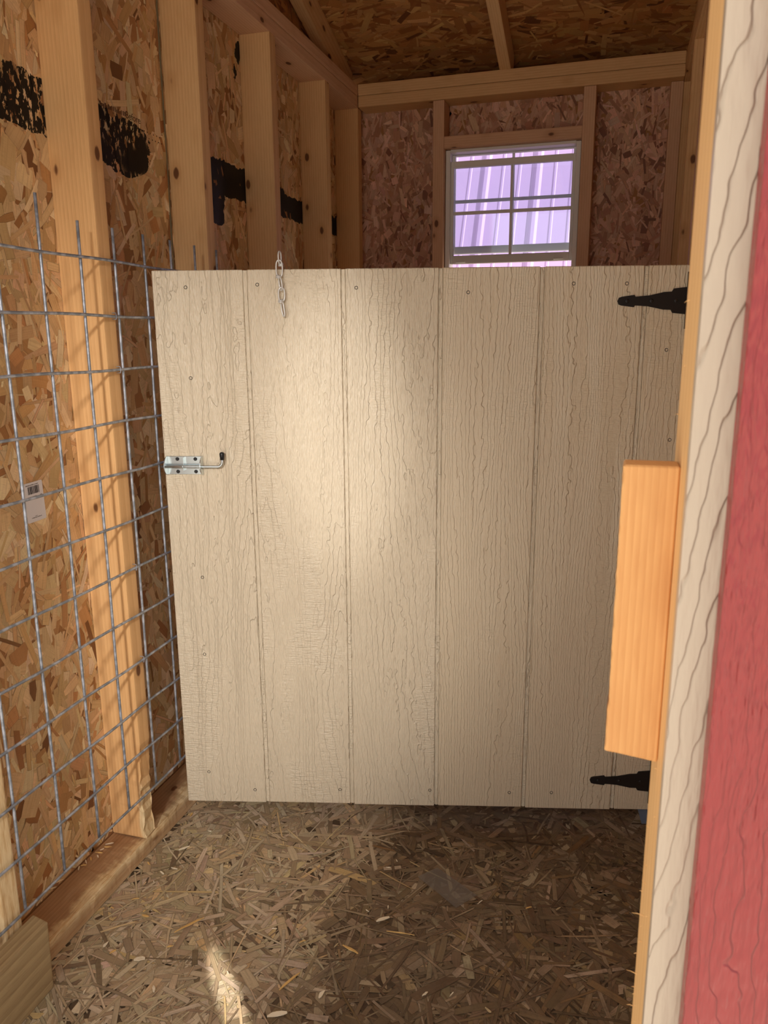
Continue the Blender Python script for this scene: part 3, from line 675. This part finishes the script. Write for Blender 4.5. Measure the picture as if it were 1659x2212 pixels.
# ------------------------------------------------------------------ label stuck on the OSB
st = empty('label_sticker', (OX + 0.0004, 0.1315, 0.831), label='small white paper barcode label stuck on the left board behind the wire', cat='sticker')
st.rotation_euler = (0.03, 0, 0)
def rrect(hw, hh, r):
    out = []
    for cx, cz, a0 in ((hw - r, hh - r, 0), (-hw + r, hh - r, 90), (-hw + r, -hh + r, 180), (hw - r, -hh + r, 270)):
        for k in range(5): a_ = math.radians(a0 + 22.5 * k); out.append((cx + r * math.cos(a_), cz + r * math.sin(a_)))
    return out
bm = bmesh.new(); pl_ = rrect(0.0245, 0.0375, 0.003); A = [bm.verts.new((0, y, z)) for y, z in pl_]; B = [bm.verts.new((0.0004, y, z)) for y, z in pl_]
bm.faces.new(A); bm.faces.new(B[::-1])
for i in range(len(pl_)): j = (i + 1) % len(pl_); bm.faces.new((A[i], B[i], B[j], A[j]))
mesh_obj('paper', bm, PAPER, st)
bm = bmesh.new(); y = -0.0150; rb = random.Random(3)
while y < 0.0150:
    wdt = rb.choice((0.0004, 0.0007, 0.0011)); bm_box(bm, (0.0004, y, 0.0155), (0.00055, y + wdt, 0.0300)); y += wdt + rb.choice((0.0004, 0.0007, 0.0009))
mesh_obj('barcode', bm, INK, st)
bm = bmesh.new()
for y0, n_, z_, hgt in ((-0.019, 15, 0.0318, 0.0016), (-0.018, 11, 0.0095, 0.0014), (-0.018, 11, 0.0065, 0.0014), (-0.013, 12, -0.0305, 0.0016), (-0.004, 3, -0.0275, 0.0010)):
    for k in range(n_): bm_box(bm, (0.0004, y0 + k * 0.0022, z_), (0.00055, y0 + k * 0.0022 + rb.uniform(0.0008, 0.0016), z_ + hgt))
mesh_obj('fine_print', bm, INK, st, kind='stuff')
text_mesh('logo_letters', 'LP', 0.0085, INK, st, (0.0006, 0.0165, 0.0085), (math.pi / 2, math.pi, math.pi / 2))

# ------------------------------------------------------------------ neighbouring building seen through the window
nb = empty('building', (0.3, 3.9, -0.11), label='neighbouring barn with ribbed red metal roof coloured lavender for sky reflection seen through the window', cat='building')
e1 = Vector((0, math.cos(math.radians(60)), math.sin(math.radians(60))))
def roofpt(x, s_, h_): # s along slope from eave, h out of surface
    return Vector((x - 0.3, 3.28 - 3.9, 0.95 + 0.11)) + e1 * s_ + Vector((0, -e1.z, e1.y)) * h_
def slab(name, x0, x1, h0, s1=2.3):
    bm = bmesh.new()
    vs = [[bm.verts.new(roofpt(x, s_, h_)) for x, h_ in ((x0, -0.02), (x1, -0.02), (x1, h0), (x0, h0))] for s_ in (0, s1)]
    a, b = vs; bm.faces.new(a); bm.faces.new(b[::-1])
    for i in range(4): j = (i + 1) % 4; bm.faces.new((a[i], b[i], b[j], a[j]))
    return mesh_obj(name, bm, METAL, nb)
def rib(x, wb_, wt, h_):
    bm = bmesh.new()
    a, b = [[bm.verts.new(roofpt(x + dx, s_, hh)) for dx, hh in ((-wb_, 0), (-wt, h_), (wt, h_), (wb_, 0))] for s_ in (0, 2.3)]
    bm.faces.new(a); bm.faces.new(b[::-1])
    for i in range(4): j = (i + 1) % 4; bm.faces.new((a[i], b[i], b[j], a[j]))
    mesh_obj('roof_rib', bm, METAL, nb)
x = -1.45
while x < 2.2:
    slab('roof_sheet', x, x + 0.609, 0.0)
    for k in range(2):
        rib(x + 0.30 * k + 0.04, 0.024, 0.010, 0.014)
        for d in (0.10, 0.20): rib(x + 0.30 * k + 0.04 + d, 0.010, 0.005, 0.004)
    x += 0.61
bm = bmesh.new(); bm_box(bm, (-1.75, -0.55, 0.0), (1.95, 1.2, 1.07)); mesh_obj('wall', bm, RED, nb)
bm = bmesh.new(); bm_prism(bm, [(-1.75, 1.07), (1.95, 1.07), (1.95, 2.9), (-1.75, 2.9)], 0.62, 1.2); mesh_obj('upper_body', bm, METAL, nb)

# ------------------------------------------------------------------ scrap of film on the floor
FILM = NT('grey_film', 0.25, 0.5); FILM.p.inputs['Base Color'].default_value = lin(150, 142, 134); FILM.p.inputs['Alpha'].default_value = 0.28
bm = bmesh.new(); fv = [(0.592, 0.358), (0.626, 0.398), (0.723, 0.337), (0.689, 0.290)]
A = [bm.verts.new((x - 0.657, y - 0.346, 0.0)) for x, y in fv]; B = [bm.verts.new((x - 0.657, y - 0.346, 0.0003)) for x, y in fv]
bm.faces.new(A[::-1]); bm.faces.new(B)
for i in range(4): j = (i + 1) % 4; bm.faces.new((A[i], A[j], B[j], B[i]))
mesh_obj('plastic_film', bm, FILM.m, loc=(0.657, 0.346, 0.0012), label='grey translucent scrap of film stuck to the stained floor', cat='film')

# ------------------------------------------------------------------ loose chips and splinters
CHIPS = [NTm.m for NTm in (plain('chip_pale', (246, 232, 204), 0.6), plain('chip_yellow', (232, 190, 118), 0.6), plain('chip_grey', (196, 176, 136), 0.7))]
def chip(x, y, L, wd, a_, mat, label, z=0.0016, group=None, cat='wood chip', name='wood_chip', zt=0.002):
    bm = bmesh.new(); n = 5; top = []; bot = []
    for side in (1, -1):
        rng_ = range(n) if side == 1 else range(n - 1, -1, -1)
        for k in rng_:
            t_ = k / (n - 1) - 0.5; wv_ = wd / 2 * (1 - (2 * t_) ** 2 * rnd.uniform(0.5, 0.95)) * rnd.uniform(0.7, 1.15)
            px_, py_ = t_ * L, side * wv_ + 0.10 * L * (0.25 - t_ * t_)
            top.append((px_, py_, zt + rnd.uniform(0, 0.0012) + 0.01 * L * abs(t_)))
    A = [bm.verts.new((p_[0], p_[1], p_[2] - 0.0012)) for p_ in top]; B = [bm.verts.new(p_) for p_ in top]; m_ = len(top)
    bm.faces.new(A[::-1]); bm.faces.new(B)
    for i in range(m_): j = (i + 1) % m_; bm.faces.new((A[i], A[j], B[j], B[i]))
    return mesh_obj(name, bm, mat, loc=(x, y, z), rot=(0, 0, a_), label=label, cat=cat, group=group)
chip(0.196, 0.095, 0.062, 0.006, 0.95, CHIPS[1], 'long curved yellow splinter lying on the floor', cat='splinter', name='wood_splinter')
chip(0.557, 0.215, 0.028, 0.009, 0.7, CHIPS[0], 'jagged white wood chip in the middle of the floor', zt=0.003)
chip(0.151, -0.006, 0.020, 0.013, 0.4, CHIPS[0], 'squarish pale green-white chip near the treated board')
chip(0.447, -0.045, 0.034, 0.011, 0.5, CHIPS[0], 'pinkish leaf-shaped chip near the bottom edge of the floor')
chip(0.505, 0.015, 0.018, 0.008, 1.3, CHIPS[0], 'stubby upright pale chip on the dark stain')
chip(0.440, 0.025, 0.050, 0.005, 1.15, CHIPS[1], 'thin yellow splinter beside the sunlit streak', cat='splinter', name='wood_splinter')
chip(0.520, 0.125, 0.036, 0.006, -0.3, CHIPS[1], 'short straw-coloured splinter above the dark stain', cat='splinter', name='wood_splinter')
chip(0.60, 0.19, 0.055, 0.002, 0.1, CHIPS[1], 'needle-thin splinter right of the white chip', cat='splinter', name='wood_splinter')
chip(0.085, 0.222, 0.030, 0.007, 1.05, CHIPS[2], 'grey chip leaning against the bottom plate')
chip(0.062, 0.300, 0.026, 0.006, 0.95, CHIPS[0], 'pale chip lying beside the bottom plate near the stud')
for k in range(46):
    x = rnd.uniform(0.03, 1.05); y = rnd.uniform(-0.12, 0.42)
    if k < 14: x = 0.012 + rnd.random() ** 2 * 0.10; y = rnd.uniform(-0.02, 0.42)
    L = rnd.uniform(0.006, 0.016)
    chip(x, y, L, L * rnd.uniform(0.12, 0.45), rnd.uniform(0, 3.1), CHIPS[k % 3], 'tiny loose wood shaving scattered on the strand board floor', group='tiny shavings on the floor')
for k in range(9):
    chip(-0.09 + rnd.uniform(0, 0.022), 0.225 - k * 0.011, rnd.uniform(0.008, 0.018), 0.003, rnd.uniform(0, 3), CHIPS[k % 2], 'tiny wood shaving on the bottom plate against the left board', z=0.0375, group='tiny shavings on the bottom plate')
